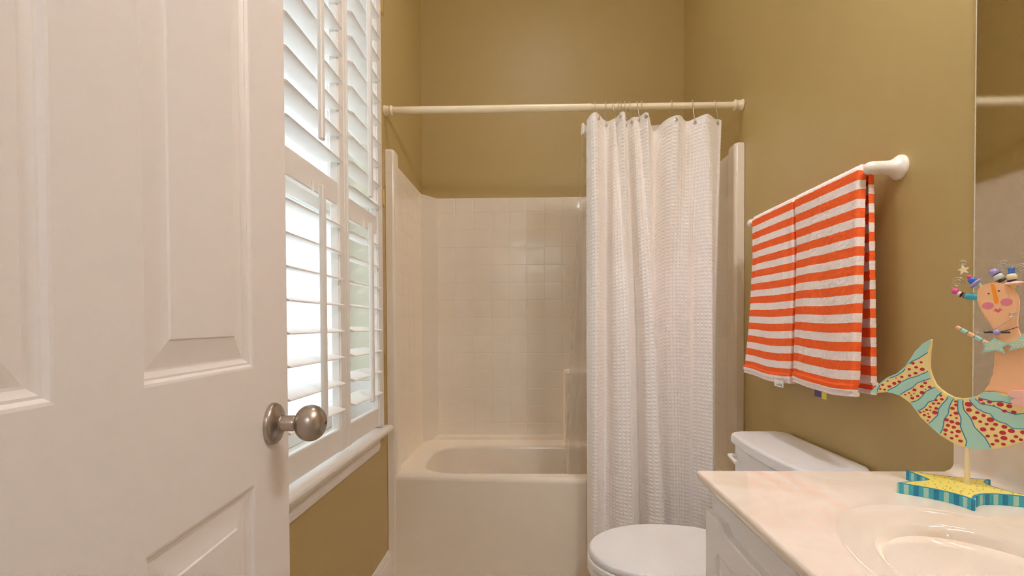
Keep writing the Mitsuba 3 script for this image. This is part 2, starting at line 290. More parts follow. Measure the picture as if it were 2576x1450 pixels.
prof = [(0, 0), (.003, -.0008), (.006, -.0042), (.0085, -.0045), (.011, -.0065), (.0145, -.0085), (.017, -.0088), (.046, -.0038), (.0475, -.0018), (.049, -.0016)]
for a, b in pan:
    for c, d in rows:
        rings = [at_z(np.array([(a + i, c + i), (b - i, c + i), (b - i, d - i), (a + i, d - i)]), h) for i, h in prof]
        rings = [at_z(np.array([(a, c), (b, c), (b, d), (a, d)]), -.012)] + rings
        t = loft(rings); t.apply_transform(DM); add('door_1__panel', t, 'mat_door', 12)
ks, kz = .0605, .9755
ko = (DE + DD * ks + np.array([0, 0, kz])); ax = DN
k = 'door_1__knob'
add(k, lathe([(.0, .0365), (.0085, .036), (.0105, .036)] + [(max(.0285 * math.sin(t) ** .9, .001), .059 - .0235 * math.cos(t)) for t in np.linspace(.42, math.pi - .0, 26)], ko, ax, 56), 'mat_nickel', 40)
labels[k] = {'label': 'round satin nickel door knob'}
add(k + '__rosette', lathe([(.0325, -.001), (.0325, .004), (.0315, .0065), (.029, .009), (.023, .0115), (.017, .0135), (.014, .0155), (.0135, .0165)], ko, ax, 56), 'mat_nickel', 30)
add(k + '__neck', lathe([(.0125, .014), (.0125, .033), (.0105, .0365)], ko, ax, 40), 'mat_nickel', 30)
so = ko + ax * .0822
add(k + '__privacy_slot', lathe([(.0028, 0), (.0028, .0008), (.0018, .001)], so, ax, 14), 'mat_dark')

# ---------------------------------------------------------------- tub and surround in one unit
FL, FR = 2.165, 2.062          # the front plane runs from (XL, FL) to (XR, FR)
fy = lambda x: FL + (FR - FL) * (x - XL) / (XR - XL)
g = .0015
x0, x1, yb = XL + g, XR - g, YB - g
RIM = .465
def poly_ext(pts, z0, z1): return m3.CrossSection([np.asarray(pts, float)]).extrude(z1 - z0).translate((0, 0, z0))
def outer(inset): return [(x0, fy(x0) + inset), (x1, fy(x1) + inset), (x1, yb), (x0, yb)]
layers = [(0, .0), (0, RIM - .024), (.002, RIM - .015), (.0055, RIM - .008), (.011, RIM - .003), (.018, RIM - .0008), (.026, RIM)]
tub = m3.Manifold.hull_points(np.array([(x, y, z) for i, z in layers for x, y in (outer(i)[:2] + outer(0)[2:])]))
bx0, bx1, by0, by1 = -.520, .745, 2.178, 2.668
def basin(off, z): return at_z(rrect(bx0 - off, bx1 + off, by0 - off * .6, by1 + off, .17 + off, 10), z)
bl = [basin(o, z) for o, z in ((-.11, .13), (-.085, .115), (-.06, .125), (-.04, .16), (-.006, .40), (0, RIM - .018))]
hole = m3.Manifold.hull_points(np.vstack([basin(-.14, .108), basin(-.10, .112), basin(-.075, .125), basin(-.055, .15), basin(-.006, RIM - .03), basin(0, RIM - .014)]))
for o0, z0, o1, z1 in ((0, RIM - .0142, .002, RIM - .008), (.002, RIM - .0082, .006, RIM - .003), (.006, RIM - .0032, .013, RIM + .001)):
    hole += m3.Manifold.hull_points(np.vstack([basin(o0, z0), basin(o1, z1)]))
hole += m3.Manifold.hull_points(np.vstack([basin(.013, RIM + .0005), basin(.016, RIM + .05)]))
tub -= hole
ins = [(XL + .0235, 2.0), (XL + .0235, 2.752), (-.560, 2.860), (.788, 2.860), (XR - .0255, 2.770), (XR - .0255, 1.9)]
ZS = 1.862
wallpoly = poly_ext(outer(0), RIM - .03, ZS)
inner = m3.CrossSection([np.array(ins[::-1])]).extrude(2.0).translate((0, 0, RIM - .05))
# fillet where the surround meets the tub deck
fil = m3.Manifold()
for k_ in range(5):
    a = math.radians(90 * k_ / 5); off = .020 * (1 - math.sin(math.radians(18 * (k_ + 1)))); h = .020 * (1 - math.cos(math.radians(18 * k_ + 9)))
surround = wallpoly - inner
# stepped ledge along the back, and the soap column
led = m3.Manifold.hull_points(np.array([(-.585, 2.815, z) for z in (RIM - .01, RIM + .012)] + [(-.585, 2.862, RIM + .02), (-.585, 2.862, RIM - .01)] + [(.80, 2.815, z) for z in (RIM - .01, RIM + .012)] + [(.80, 2.862, RIM + .02), (.80, 2.862, RIM - .01)]))
col = m3.Manifold.hull_points(np.vstack([at_z(rrect(.170, .84, 2.742, 2.875, .018, 5), RIM - .02), at_z(rrect(.170, .84, 2.742, 2.875, .018, 5), .855), at_z(rrect(.176, .84, 2.748, 2.875, .016, 5), .864), at_z(rrect(.186, .84, 2.758, 2.875, .010, 5), .868)]))
cfoot = m3.Manifold.hull_points(np.vstack([at_z(rrect(.176, .84, 2.62, 2.875, .018, 5), .2), at_z(rrect(.176, .84, 2.645, 2.875, .018, 5), RIM), at_z(rrect(.182, .84, 2.66, 2.875, .018, 5), RIM + .006)]))
def post(xa, xb, y, ztop, inner_side, depth):
    r = .014; ring = []
    def sec(i, z):
        xs = (xa, xb - i) if inner_side > 0 else (xa + i, xb)
        return at_z(rrect(xs[0], xs[1], y + i, y + depth - i, r, 6), z)
    return m3.Manifold.hull_points(np.vstack([sec(0, .0), sec(0, ztop - .014), sec(.004, ztop - .005), sec(.010, ztop)]))
lp = post(x0 - .03, x0 + .0405, fy(x0) - .004, 1.905, 1, .072); rp = post(x1 - .0405, x1 + .03, fy(x1) - .002, 1.878, -1, .075)
lp -= m3.Manifold.cube((.3, .6, 3)).translate((x0 - .3, 1.9, -1)); rp -= m3.Manifold.cube((.3, .6, 3)).translate((x1, 1.9, -1))
body = (tub + surround + led + col + cfoot) + lp + rp
bv, bf, bn = auto_normals(trimesh.Trimesh(*[np.asarray(a) for a in (tm(body).vertices, tm(body).faces)], process=True), 26)
scene['bathtub__shell'] = {'type': 'ply', 'filename': meshkit.write_ply((bv, bf), False, normals=bn), 'face_normals': False, 'bsdf': {'type': 'ref', 'id': 'mat_fibreglass'}}
tag('bathtub', 'cream one-piece bathtub with molded tile-pattern shower surround', 'bathtub')
def pad(w, h, d=.0014, c=.0024, r=.006):
    ra = at_z(rrect(0, w, 0, h, r, 2), 0.0); rb = at_z(rrect(c * .25, w - c * .25, c * .25, h - c * .25, r, 2), d * .6); rc = at_z(rrect(c, w - c, c, h - c, r, 2), d)
    return loft([ra, rb, rc])
GP = .0016; rightpads = []
zl = [RIM + .028] + [1.780 - .1023 * k for k in range(12, -1, -1)] + [ZS + .004]
def tiles(u0, n, du, mat4, z_lo, collect=None, cond=lambda a, b: True):
    for i in range(n):
        for j in range(len(zl) - 1):
            a, b, c, d = u0 + i * du + GP / 2, u0 + (i + 1) * du - GP / 2, zl[j] + GP / 2, zl[j + 1] - GP / 2
            if j == len(zl) - 2: d = ZS - .004
            if not cond((a + b) / 2, (c + d) / 2): continue
            t = pad(b - a, d - c); t.apply_transform(mat4 @ frame((a, c, 0), (1, 0, 0), (0, 1, 0), (0, 0, 1)))
            if collect is None: add('bathtub__tile', t, 'mat_tile', 40)
            else: collect.append(t)
tiles(-.5585, 13, .1035, frame((0, 2.8603, 0), (1, 0, 0), (0, 0, 1), (0, -1, 0)), 0, cond=lambda u, z: not (u > .15 and z < .88))
tiles(2.252, 5, .0985, frame((XL + .0232, 0, 0), (0, 1, 0), (0, 0, 1), (1, 0, 0)), 0)
tiles(-2.76, 6, .0985, frame((XR - .0252, 0, 0), (0, -1, 0), (0, 0, 1), (-1, 0, 0)), 0, collect=rightpads)
k = add('bathtub__tile_panel', rightpads, 'mat_tile', 40); labels[k] = {'kind': 'stuff'}

# ---------------------------------------------------------------- shower rod
RA, RB = np.array([XL + .0005, 2.158, 2.069]), np.array([XR - .0005, 2.079, 2.036])
rd = (RB - RA) / np.linalg.norm(RB - RA); RL = np.linalg.norm(RB - RA)
capp = [(.0215, 0), (.0225, .003), (.0215, .006), (.0205, .008), (.019, .018), (.0185, .0255), (.0195, .027), (.0215, .030), (.0210, .034), (.0185, .0375), (.0150, .038)]
add('shower_rod__tube', lathe([(.0150, .03), (.0150, RL * .59), (.0142, RL * .5905)], RA, rd, 36), 'mat_rod', 30)
add('shower_rod__inner_tube', lathe([(.0132, RL * .58), (.0132, RL - .03)], RA, rd, 36), 'mat_rod', 30)
add('shower_rod__end_cap', lathe(capp, RA, rd, 44), 'mat_rod', 25); add('shower_rod__end_cap', lathe(capp, RB, -rd, 44), 'mat_rod', 25)
tag('shower_rod', 'cream tension rod spanning the alcove above the bathtub', 'shower rod')
rod_at = lambda x: RA + rd * ((x - RA[0]) / rd[0])

# ---------------------------------------------------------------- shower curtain
CY = 2.045
# fold knots: x and y-offset (negative towards the room) at the hem, the middle and the top
kx_t = [.222, .262, .305, .330, .344, .366, .384, .412, .440, .458, .503, .545, .588, .618, .650, .690, .722, .752, .776]
ky_t = [.00, -.030, .018, -.014, .018, -.032, .014, -.012, .016, -.036, .030, .004, -.020, .006, .012, -.020, -.012, .006, .010]
kx_m = [.220, .272, .306, .322, .372, .378, .424, .436, .474, .484, .497, .540, .572, .600, .622, .656, .704, .738, .755]
ky_m = [.00, -.036, .026, -.022, -.046, -.030, .030, -.026, -.044, -.020, .030, .010, .006, -.010, -.018, .010, -.034, .000, .012]
kx_b = [.218, .250, .290, .330, .392, .402, .442, .456, .512, .522, .534, .562, .588, .606, .630, .654, .706, .728, .737]
ky_b = [-.01, -.050, .012, -.030, -.064, -.048, .022, -.034, -.066, -.040, .024, .000, -.010, -.012, -.012, -.006, -.044, -.015, .004]
KS = np.linspace(0, 1, len(kx_t))
fx = [PchipInterpolator(KS, k) for k in (kx_t, kx_m, kx_b)]; fyy = [CubicSpline(KS, k) for k in (ky_t, ky_m, ky_b)]
zt = PchipInterpolator([0, .05, .10, .16, .20, .255, .30, .345, .39, .44, .50, .555, .61, .655, .70, .75, .80, .86, .93, .97, 1.0],
                       [1.966, 1.976, 1.974, 1.964, 1.976, 1.988, 1.972, 1.969, 1.972, 1.988, 1.974, 1.934, 1.965, 1.971, 1.972, 1.966, 1.969, 1.973, 1.967, 1.970, 1.964])
NC, NR = 440, 680; ZBOT = .13
s = np.linspace(0, 1, 900); xm, ym = fx[1](s), fyy[1](s); arc = np.concatenate([[0], np.cumsum(np.hypot(np.diff(xm), np.diff(ym)))])
ss = np.interp(np.linspace(0, arc[-1], NC), arc, s); ua = np.linspace(0, arc[-1], NC)
v = np.linspace(0, 1, NR)[:, None]
wt, wb = np.clip(1 - v / .45, 0, 1) ** 1.3, np.clip((v - .30) / .70, 0, 1) ** 1.1; wm = 1 - wt - wb; wm = np.clip(wm, 0, 1); tot = wt + wm + wb; wt, wm, wb = wt / tot, wm / tot, wb / tot
PX = wt * fx[0](ss) + wm * fx[1](ss) + wb * fx[2](ss)
PY = CY + 1.4 * (wt * fyy[0](ss) + wm * fyy[1](ss) + wb * fyy[2](ss)) - .02 * v
ztop = zt(ss)[None, :]; PZ = ztop + (ZBOT - ztop) * v
P = np.stack([PX, PY, PZ], -1); N = -grid_normals(P)
if N[..., 1].mean() > 0: N = -N
cell = .0150; va = v * (1.975 - ZBOT)
cu = np.abs(np.cos(np.pi * ua / cell))[None, :] ** 2.2; cv = np.abs(np.cos(np.pi * va / cell)) ** 2.2
waf = np.maximum(cu, cv) * (va > .018)
hemz = np.exp(-((va - .0) / .012) ** 2) + np.exp(-((va - va[-1]) / .012) ** 2)
P2 = P + N * (0.0027 * waf + .0016 * hemz)[..., None]
add('shower_curtain__fabric', sheet(P2), 'mat_curtain', True)
tag('shower_curtain', 'white waffle-weave shower curtain gathered at one end of the rod', 'shower curtain')
# grommets and hooks
hs = [.055, .115, .19, .255, .29, .335, .375, .435, .49, .655, .80, .955]
for sx in hs:
    gx_, gy_ = float(fx[0](sx)), CY + 1.4 * float(fyy[0](sx)); gz = float(zt(sx)) - .0185
    i = int(np.argmin(np.abs(ss - sx))); nn = N[12, i]
    go = P[12, i].copy(); go[2] = gz
    add('shower_curtain__grommet', lathe([(.0035, .004), (.0045, .0055), (.0065, .0058), (.0078, .0035), (.0080, .0005)], go, nn, 22), 'mat_chrome', 40)
    rp_ = rod_at(go[0]); r_ = .0175
    top = [rp_ + r_ * np.array([0, math.cos(a) * 1.0, math.sin(a)]) for a in np.linspace(-.55, math.pi + .30, 22)]
    lo_f = [go + nn * .006 + np.array([0, 0, .006]), go + nn * .004 + np.array([0, 0, -.004]), go - nn * .006 + np.array([0, 0, -.006]), go - nn * .010 + np.array([0, 0, .008])]
    pts = np.array([lo_f[0]] + [rp_ + np.array([0, -r_ * 1.02, -.012])] + top[::-1][1:] + [rp_ + np.array([0, r_ * .9, -.020])])
    pts = np.vstack([lo_f[::-1][:3], pts]); tt = np.linspace(0, 1, len(pts)); cs = PchipInterpolator(tt, pts)
    k = add('curtain_hook', tube(cs(np.linspace(0, 1, 70)), .0011, 8), 'mat_chrome', 50)
    balls = add(k + '__roller', trimesh.util.concatenate([tm(m3.Manifold.sphere(.0030, 12).translate(tuple(rp_ + np.array([0, y_, .0170])))) for y_ in (-.009, 0, .009)]), 'mat_chrome', 50)
    where = ['first wire curtain hook from the gathered end of the rod', 'second wire curtain hook from the gathered end', 'third wire curtain hook from the gathered end', 'fourth wire curtain hook from the gathered end', 'fifth wire curtain hook from the gathered end', 'sixth wire curtain hook, at the tallest gathered pleat',
             'seventh wire curtain hook from the gathered end', 'eighth wire curtain hook from the gathered end', 'wire curtain hook just before the wide dip in the curtain top', 'wire curtain hook just past the wide dip in the curtain top', 'second wire curtain hook from the towel side', 'last wire curtain hook, nearest the towel wall'][hs.index(sx)]
    tag(k, where, 'curtain hook', 'metal hooks on the shower rod')
# clear liner behind the curtain, hanging into the tub
lx_t = np.array([.205, .222, .240, .262, .290, .330, .38, .45, .55, .66, .76]); lx_b = np.array([.128, .150, .178, .205, .250, .31, .37, .45, .55, .66, .74])
ly = np.array([.0, -.008, .004, -.006, .006, -.006, .010, -.010, .010, -.010, .0])
ks_ = np.linspace(0, 1, len(lx_t)); q = np.linspace(0, 1, 140); vv = np.linspace(0, 1, 120)[:, None]
e = np.clip(vv, 0, 1) ** 1.25
LX = (1 - e) * PchipInterpolator(ks_, lx_t)(q) + e * PchipInterpolator(ks_, lx_b)(q)
LY = 2.115 + .115 * np.clip(vv * 1.35, 0, 1) ** .8 + (1 + .4 * vv) * CubicSpline(ks_, ly)(q)
LZ = 1.976 - vv * (1.976 - .30) + .006 * np.sin(q * 40) * (1 - vv)
LP = np.stack([LX, LY, LZ], -1)
add('shower_curtain_liner__film', sheet(LP), 'mat_liner', True)
add('shower_curtain_liner__hem', sheet(LP[:4] + np.array([0, -.0012, 0])), 'mat_plastic', True)
tag('shower_curtain_liner', 'clear plastic shower liner hanging inside the tub behind the waffle curtain', 'shower liner')

# ---------------------------------------------------------------- towel bar and towel
BX, BZ, Y0, Y1 = .8110, 1.498, 1.196, 1.838
postp = [(.0285, 0), (.0290, .004), (.0280, .007), (.0265, .009), (.0245, .010), (.0215, .015), (.0180, .022), (.0160, .030), (.0150, .042), (.0146, .066), (.0138, .073), (.0110, .079), (.0060, .0825), (.0001, .0835)]
for y in (Y0, Y1): add('towel_bar__post', lathe(postp, (XR - .0003, y, BZ), (-1, 0, 0), 44), 'mat_plastic', 35)
add('towel_bar__bar', lathe([(.0095, 0), (.0095, Y1 - Y0)], (BX, Y0, BZ), (0, 1, 0), 28), 'mat_plastic', 30)
tag('towel_bar', 'white plastic towel bar with round rosettes on the olive wall', 'towel bar')
def drape(yl, yr, xbot, zbot, xtop_gap, start, thick, phase, side, wave):
    """side +1: the front fall, -1: the fall next to the wall. Grid rows run down from the bar's top."""
    R = .0135 + xtop_gap; nv, nu = 230, 130
    L1 = R * (math.pi / 2); zz = BZ; L2 = zz - zbot; vv = np.linspace(start, L1 + L2, nv)
    uu = np.linspace(0, 1, nu); uu = .45 * uu + .55 * (.5 - .5 * np.cos(np.pi * uu)); G = np.zeros((nv, nu, 3)); UV = np.zeros((nv, nu, 2))
    for i, a in enumerate(vv):
        if a < L1: th = a / R; x, z = BX - side * R * math.sin(th), BZ + R * math.cos(th)
        else:
            d = (a - L1) / L2; x = BX - side * R + (xbot - (BX - side * R)) * d; z = BZ - (a - L1)
        d = max(0, (a - L1) / L2)
        y = yl(d) + (yr(d) - yl(d)) * uu
        G[i, :, 0] = x + (wave(uu, d, y) if a >= 0 else 0) * min(1, max(0, a / .05)); G[i, :, 1] = y; G[i, :, 2] = z - .004 * d * np.sin(uu * 5 + phase)
        UV[i, :, 0] = y; UV[i, :, 1] = a + phase
    n = grid_normals(G)
    if (n[nv // 2, :, 0].mean() > 0) == (side > 0): n = -n
    uv = UV.copy(); hem = vv > vv[-1] - .0115; uv[hem, :, 0] += 20
    fz = (rng.random((nv, nu)) - .5) * .0016 + .0012 * np.sin(vv * 2000)[:, None] * hem[:, None]
    fz += .0035 * ((vv > vv[-1] - .03) & ~hem)[:, None] - .001
    edge = np.minimum(uu, 1 - uu); rnd = -.008 * (1 - np.sqrt(1 - np.clip(1 - edge / .035, 0, 1) ** 2))
    G2 = G + n * (fz + rnd)[..., None]
    t = sheet(G2, thick, n); return t, np.vstack([uv.reshape(-1, 2)] * 2), G2, n
lin = lambda a, b: (lambda d: a + (b - a) * d)
def wave_r(u, d, y): return .0085 * .5 * (1 + np.tanh((u - (.62 + .28 * d)) / .035)) * min(1, d * 4) + .002 * np.sin(u * 14 + 2 * d) * min(1, d * 2) - .004 * np.exp(-((u - .22) / .12) ** 2) * d
def wave_l(u, d, y): return .0085 * .5 * (1 + np.tanh((u - (.74 + .28 * d)) / .035)) * min(1, d * 4) + .006 * .5 * (1 - np.tanh((u - .14) / .03)) * min(1, d * 3) + .002 * np.sin(u * 11) * d
t, uv, G, n_ = drape(lin(1.222, 1.205), lin(1.522, 1.494), .764, .950, .0080, 0.0, .011, -.0310, 1, wave_r); add('striped_towel__front_fold', t, 'mat_towel', True, uv=uv); RG = G
t, uv, G, n_ = drape(lin(1.527, 1.516), lin(1.812, 1.826), .769, .944, .0075, 0.0, .011, -.0312, 1, wave_l); add('striped_towel__front_fold', t, 'mat_towel', True, uv=uv); LG = G
t, uv, G, n_ = drape(lin(1.219, 1.196), lin(1.806, 1.790), .828, .955, .0075, -.012, .011, -.043, -1, lambda u, d, y: .006 * np.sin(u * 9) * d); add('striped_towel__back_fold', t, 'mat_towel', True, uv=uv)
tag('striped_towel', 'orange and white striped terry towel folded over the towel bar', 'towel')
def small_tag(key, y0, y1, x, z0, z1, mat, lab):
    k = add(key, box(x, x + .0012, y0, y1, z0, z1), mat); labels[k] = {'label': lab}; return k
small_tag('striped_towel__care_tag', 1.527, 1.582, .764, .930, .952, 'mat_white', 'white care tag')
for q in range(3): add('striped_towel__care_tag__print', box(.7636, .7640, 1.533, 1.533 + (.030, .040, .022)[q], .9335 + .003 * q, .9345 + .003 * q), 'mat_dark')
small_tag('striped_towel__woven_tag', 1.336, 1.372, .772, .928, .952, 'mat_purple', 'purple and yellow woven tag')
add('striped_towel__woven_tag__yellow_end', box(.7712, .7725, 1.3155, 1.337, .926, .951), 'mat_label_yellow')

# ---------------------------------------------------------------- toilet
TY = 1.485
def tring(xf, xb, hw, r, bow, z, n=8, cy=TY):
    """Plan ring of a tank-like shape: front (xf) bowed by bow towards the bowl."""
    base = rrect(xf, xb, cy - hw, cy + hw, r, n); o = []
    base = np.array([p for i in range(len(base)) for p in (base[i] + (base[(i + 1) % len(base)] - base[i]) * t for t in np.linspace(0, 1, 4)[:-1])])
    w = np.clip((xb - base[:, 0]) / (xb - xf), 0, 1); base[:, 0] -= bow * w * (1 - ((base[:, 1] - cy) / hw) ** 2)
    return at_z(base, z)
add('toilet__tank', loft([tring(.705, .852, .195, .035, .012, .405), tring(.692, .853, .214, .035, .014, .45), tring(.684, .854, .222, .035, .016, .60), tring(.684, .854, .222, .035, .016, .716), tring(.688, .852, .218, .035, .016, .7195), tring(.688, .852, .218, .035, .016, .7240)]), 'mat_porcelain', -40)
add('toilet__tank_lid', loft([tring(.684, .856, .222, .034, .016, .7235), tring(.676, .860, .231, .036, .017, .7245), tring(.673, .861, .234, .037, .018, .7275), tring(.6745, .8605, .2325, .036, .018, .7480), tring(.6765, .860, .2305, .035, .018, .7520), tring(.680, .858, .227, .034, .018, .7552), tring(.685, .856, .222, .033, .017, .7568), tring(.70, .85, .21, .03, .015, .7580), tring(.74, .83, .17, .03, .01, .7586)]), 'mat_porcelain', -30)
add('toilet__flush_lever', [tube([(.684, TY + .178, .685), (.655, TY + .178, .685)], .007, 12), tube([(.657, TY + .185, .685), (.652, TY + .15, .683), (.652, TY + .11, .678)], [.006, .0055, .007], 12)], 'mat_plastic', 50)
def lidring(off, z, xf=.166, xb=.625, hw=.188, cy=1.505):
    L = xb - xf; o = []
    xc = xf + hw * 1.30
    for a in np.linspace(0, 2 * math.pi, 72, endpoint=False):
        c, s_ = math.cos(a), math.sin(a)
        if c < 0: o.append((xc + (xc - xf + off) * c, cy + (hw + off) * s_))
        else:
            q = abs(c) ** .55; o.append((xc + (xb - xc + off) * q, cy + (hw + off) * (1 if s_ > 0 else -1) * abs(s_) ** .75 * (1 - .12 * q)))
    return at_z(np.array(o), z)
add('toilet__seat_lid', loft([lidring(-.012, .4225), lidring(-.002, .423), lidring(.0, .428), lidring(-.001, .437), lidring(-.006, .4425), lidring(-.016, .4455), lidring(-.06, .447), lidring(-.12, .4475)]), 'mat_seat', 40)
add('toilet__seat', loft([lidring(-.008, .398), lidring(.003, .399), lidring(.005, .406), lidring(.003, .416), lidring(-.004, .4195), lidring(-.020, .420)]), 'mat_seat', 40)
def bowl(off, z, dx=0): r = lidring(off, z, xb=.66); r[:, 0] += dx; return r
br = [bowl(-.004, .395), bowl(.0, .392), bowl(.0, .372), bowl(-.008, .355), bowl(-.03, .29, .02), bowl(-.065, .20, .05), bowl(-.088, .10, .075), bowl(-.085, .03, .075), bowl(-.07, .0, .075)]
add('toilet__bowl', loft(br), 'mat_porcelain', 40)
add('toilet__tank_deck', box(.55, .84, TY - .11, TY + .11, .20, .403, .02), 'mat_porcelain', 40)
add('toilet__seat_hinge', rbox(.598, .640, 1.505 - .085, 1.505 - .045, .415, .440, .008), 'mat_seat', 40); add('toilet__seat_hinge', rbox(.598, .640, 1.505 + .045, 1.505 + .085, .415, .440, .008), 'mat_seat', 40)
tag('toilet', 'white two-piece toilet with closed lid between the vanity and the bathtub', 'toilet')

# ---------------------------------------------------------------- vanity: cabinet and cultured-marble top
VZ, VX, VY0, VY1 = .825, .336, .16, 1.026
cab = 'vanity_cabinet'
add(cab + '__carcass', [box(.361, .380, VY0 + .02, 1.004, .10, .785, .0015), box(.379, XR - .001, .986, 1.004, .10, .785, .0015), box(.379, XR - .001, VY0 + .02, VY0 + .038, .10, .785, .0015), box(.379, XR - .001, VY0 + .03, 1.0, .10, .118), box(.85, XR - .001, VY0 + .03, 1.0, .10, .785), box(.43, XR - .002, VY0 + .02, 1.000, 0, .105)], 'mat_cabinet', 25)
def cab_door(y0, y1, z0, z1, key=cab + '__door'):
    # slab with a routed finger pull along the top and a recessed panel groove, face towards -x
    m = frame((.361, y1, z0), (0, -1, 0), (0, 0, 1), (-1, 0, 0)); w, h, th = y1 - y0, z1 - z0, .017
    lip = Polygon([(0, 0), (w, 0), (w, h), (w - .072, h), (w - .082, h - .003), (w - .092, h - .010), (w - .102, h - .013), (.102, h - .013), (.092, h - .010), (.082, h - .003), (.072, h), (0, h)])
    pa = Polygon(rrect(.052, w - .052, .052, h - .060, .022, 8))
    base = extrude(lip.buffer(-.0015), th - .0035, m)
    face = extrude(lip.buffer(-.0025).difference(pa), .0035, m @ frame((0, 0, th - .0035), (1, 0, 0), (0, 1, 0), (0, 0, 1)))
    k = add(key, [base, face], 'mat_cabinet', 25)
    rings = [at_z(rrect(.052 + i, w - .052 - i, .052 + i, h - .060 - i, max(.022 - i * .6, .006), 8), th + d) for i, d in ((-.0005, -.0038), (0, 0), (.003, -.0022), (.006, -.0034), (.010, -.0034), (.012, -.0022), (.0145, -.0030), (.018, -.0030), (.034, -.0008), (.036, -.0004))]
    t = loft(rings); t.apply_transform(m); add(k + '__panel', t, 'mat_cabinet', 25)
cab_door(.600, .994, .135, .757); cab_door(.192, .590, .135, .757)
tag(cab, 'white vanity cabinet with routed raised-panel doors under the marble sink top', 'cabinet')
# top with molded oval basin
def oval(cx, cy, ax_, ay_, n=96): return np.array([(cx + ax_ * math.cos(a), cy + ay_ * math.sin(a)) for a in np.linspace(0, 2 * math.pi, n, endpoint=False)])
SCX, SCY = .588, .585
OUTER = (.182, .245)
edge = []
prof = [(.020, VZ - .026), (.010, VZ - .0245), (.004, VZ - .020), (.0012, VZ - .014), (0, VZ - .0085), (.0006, VZ - .005), (.0026, VZ - .0016), (.006, VZ)]
def rect96(i):
    """The rectangle of the slab, inset by i, sampled at the angles of the oval so that it can be lofted to it."""
    xa, xb, ya, yb_ = VX + i, XR - .0008, VY0 + i, VY1 - i; o = []
    for a in np.linspace(0, 2 * math.pi, 96, endpoint=False):
        c, s_ = math.cos(a), math.sin(a); k = min(((xb if c > 0 else xa) - SCX) / c if abs(c) > 1e-9 else 9, ((yb_ if s_ > 0 else ya) - SCY) / s_ if abs(s_) > 1e-9 else 9); o.append((SCX + c * k, SCY + s_ * k))
    o = np.array(o)
    for cx, cy in ((xa, ya), (xa, yb_), (xb, ya), (xb, yb_)): o[np.argmin(np.hypot(o[:, 0] - cx, o[:, 1] - cy))] = (cx, cy)
    return o
rings = [at_z(rect96(.05), VZ - .0255)] + [at_z(rect96(i), z) for i, z in prof]
ovr = lambda k, z, f=1.0: at_z(oval(SCX, SCY, OUTER[0] * f - k, OUTER[1] * f - k), z)
rings += [ovr(-.006, VZ), ovr(-.002, VZ + .0012), ovr(.002, VZ + .0012), ovr(.006, VZ - .0008), ovr(.010, VZ - .0035), ovr(.016, VZ - .0046), ovr(.034, VZ - .0065), ovr(.046, VZ - .009), ovr(.052, VZ - .0125), ovr(.058, VZ - .020), ovr(.066, VZ - .040), ovr(.078, VZ - .075), ovr(.098, VZ - .105), ovr(.125, VZ - .120), ovr(.155, VZ - .126), ovr(.165, VZ - .128)]
def lw(k, z): return at_z(oval(SCX, SCY, OUTER[0] - k, OUTER[1] - k), z)
add('marble_countertop__slab', loft(rings, caps=True), 'mat_counter', -38)
bs = Polygon([(XR - .001, VZ - .002), (XR - .030, VZ - .0005)] + [(XR - .013 - .017 + .017 * math.sin(a), VZ + .017 - .017 * math.cos(a)) for a in np.linspace(0, math.pi / 2, 8)] + [(XR - .013, VZ + .094), (XR - .0115, VZ + .098), (XR - .008, VZ + .100), (XR - .001, VZ + .100)])
add('marble_countertop__backsplash', along_y(bs, VY0, VY1 - .001), 'mat_counter', 35)
add('marble_countertop__drain', lathe([(.022, 0), (.022, .002), (.018, .004), (.004, .005)], (SCX, SCY, VZ - .128), n=28), 'mat_chrome', 30)
tag('marble_countertop', 'glossy cream marble vanity top with molded oval sink and backsplash', 'countertop')
fx0 = .806
add('faucet__base', rbox(fx0 - .024, fx0 + .024, SCY - .08, SCY + .08, VZ + .0003, VZ + .022, .010), 'mat_chrome', 40)
add('faucet__spout', tube(PchipInterpolator([0, .3, .6, 1], np.array([(fx0, SCY, VZ + .015), (fx0 - .02, SCY, VZ + .085), (fx0 - .08, SCY, VZ + .095), (fx0 - .125, SCY, VZ + .065)]))(np.linspace(0, 1, 24)), .011, 16), 'mat_chrome', 50)
for s_ in (-1, 1): add('faucet__handle', lathe([(.016, 0), (.018, .012), (.016, .03), (.009, .036)], (fx0, SCY + s_ * .06, VZ + .02), n=24), 'mat_chrome', 40)
tag('faucet', 'chrome two-handle faucet at the back of the oval sink', 'faucet')

# ---------------------------------------------------------------- mirror and vanity light
MY0, MY1, MZ0, MZ1 = .12, .9965, .932, 2.10
b = .0070; rg = lambda i, x: np.array([(x, MY0 + i, MZ0 + i), (x, MY1 - i, MZ0 + i), (x, MY1 - i, MZ1 - i), (x, MY0 + i, MZ1 - i)])
add('wall_mirror__glass', loft([rg(b, XR - .0006), rg(b, XR - .0060)]), 'mat_mirror', False)
ed = loft([rg(0, XR - .0006), rg(0, XR - .0022), rg(b, XR - .0060), rg(b, XR - .0006)], caps=False)
kk = add('wall_mirror__edge', ed, 'mat_mirror_edge', False); labels[kk] = {'label': 'pale polished glass edge'}
tag('wall_mirror', 'large frameless wall mirror with polished edge above the vanity', 'mirror')
LYC, LZC = .52, 2.33
add('vanity_light__backplate', rbox(XR - .030, XR - .0005, LYC - .30, LYC + .30, LZC - .05, LZC + .05, .008), 'mat_nickel', 40)
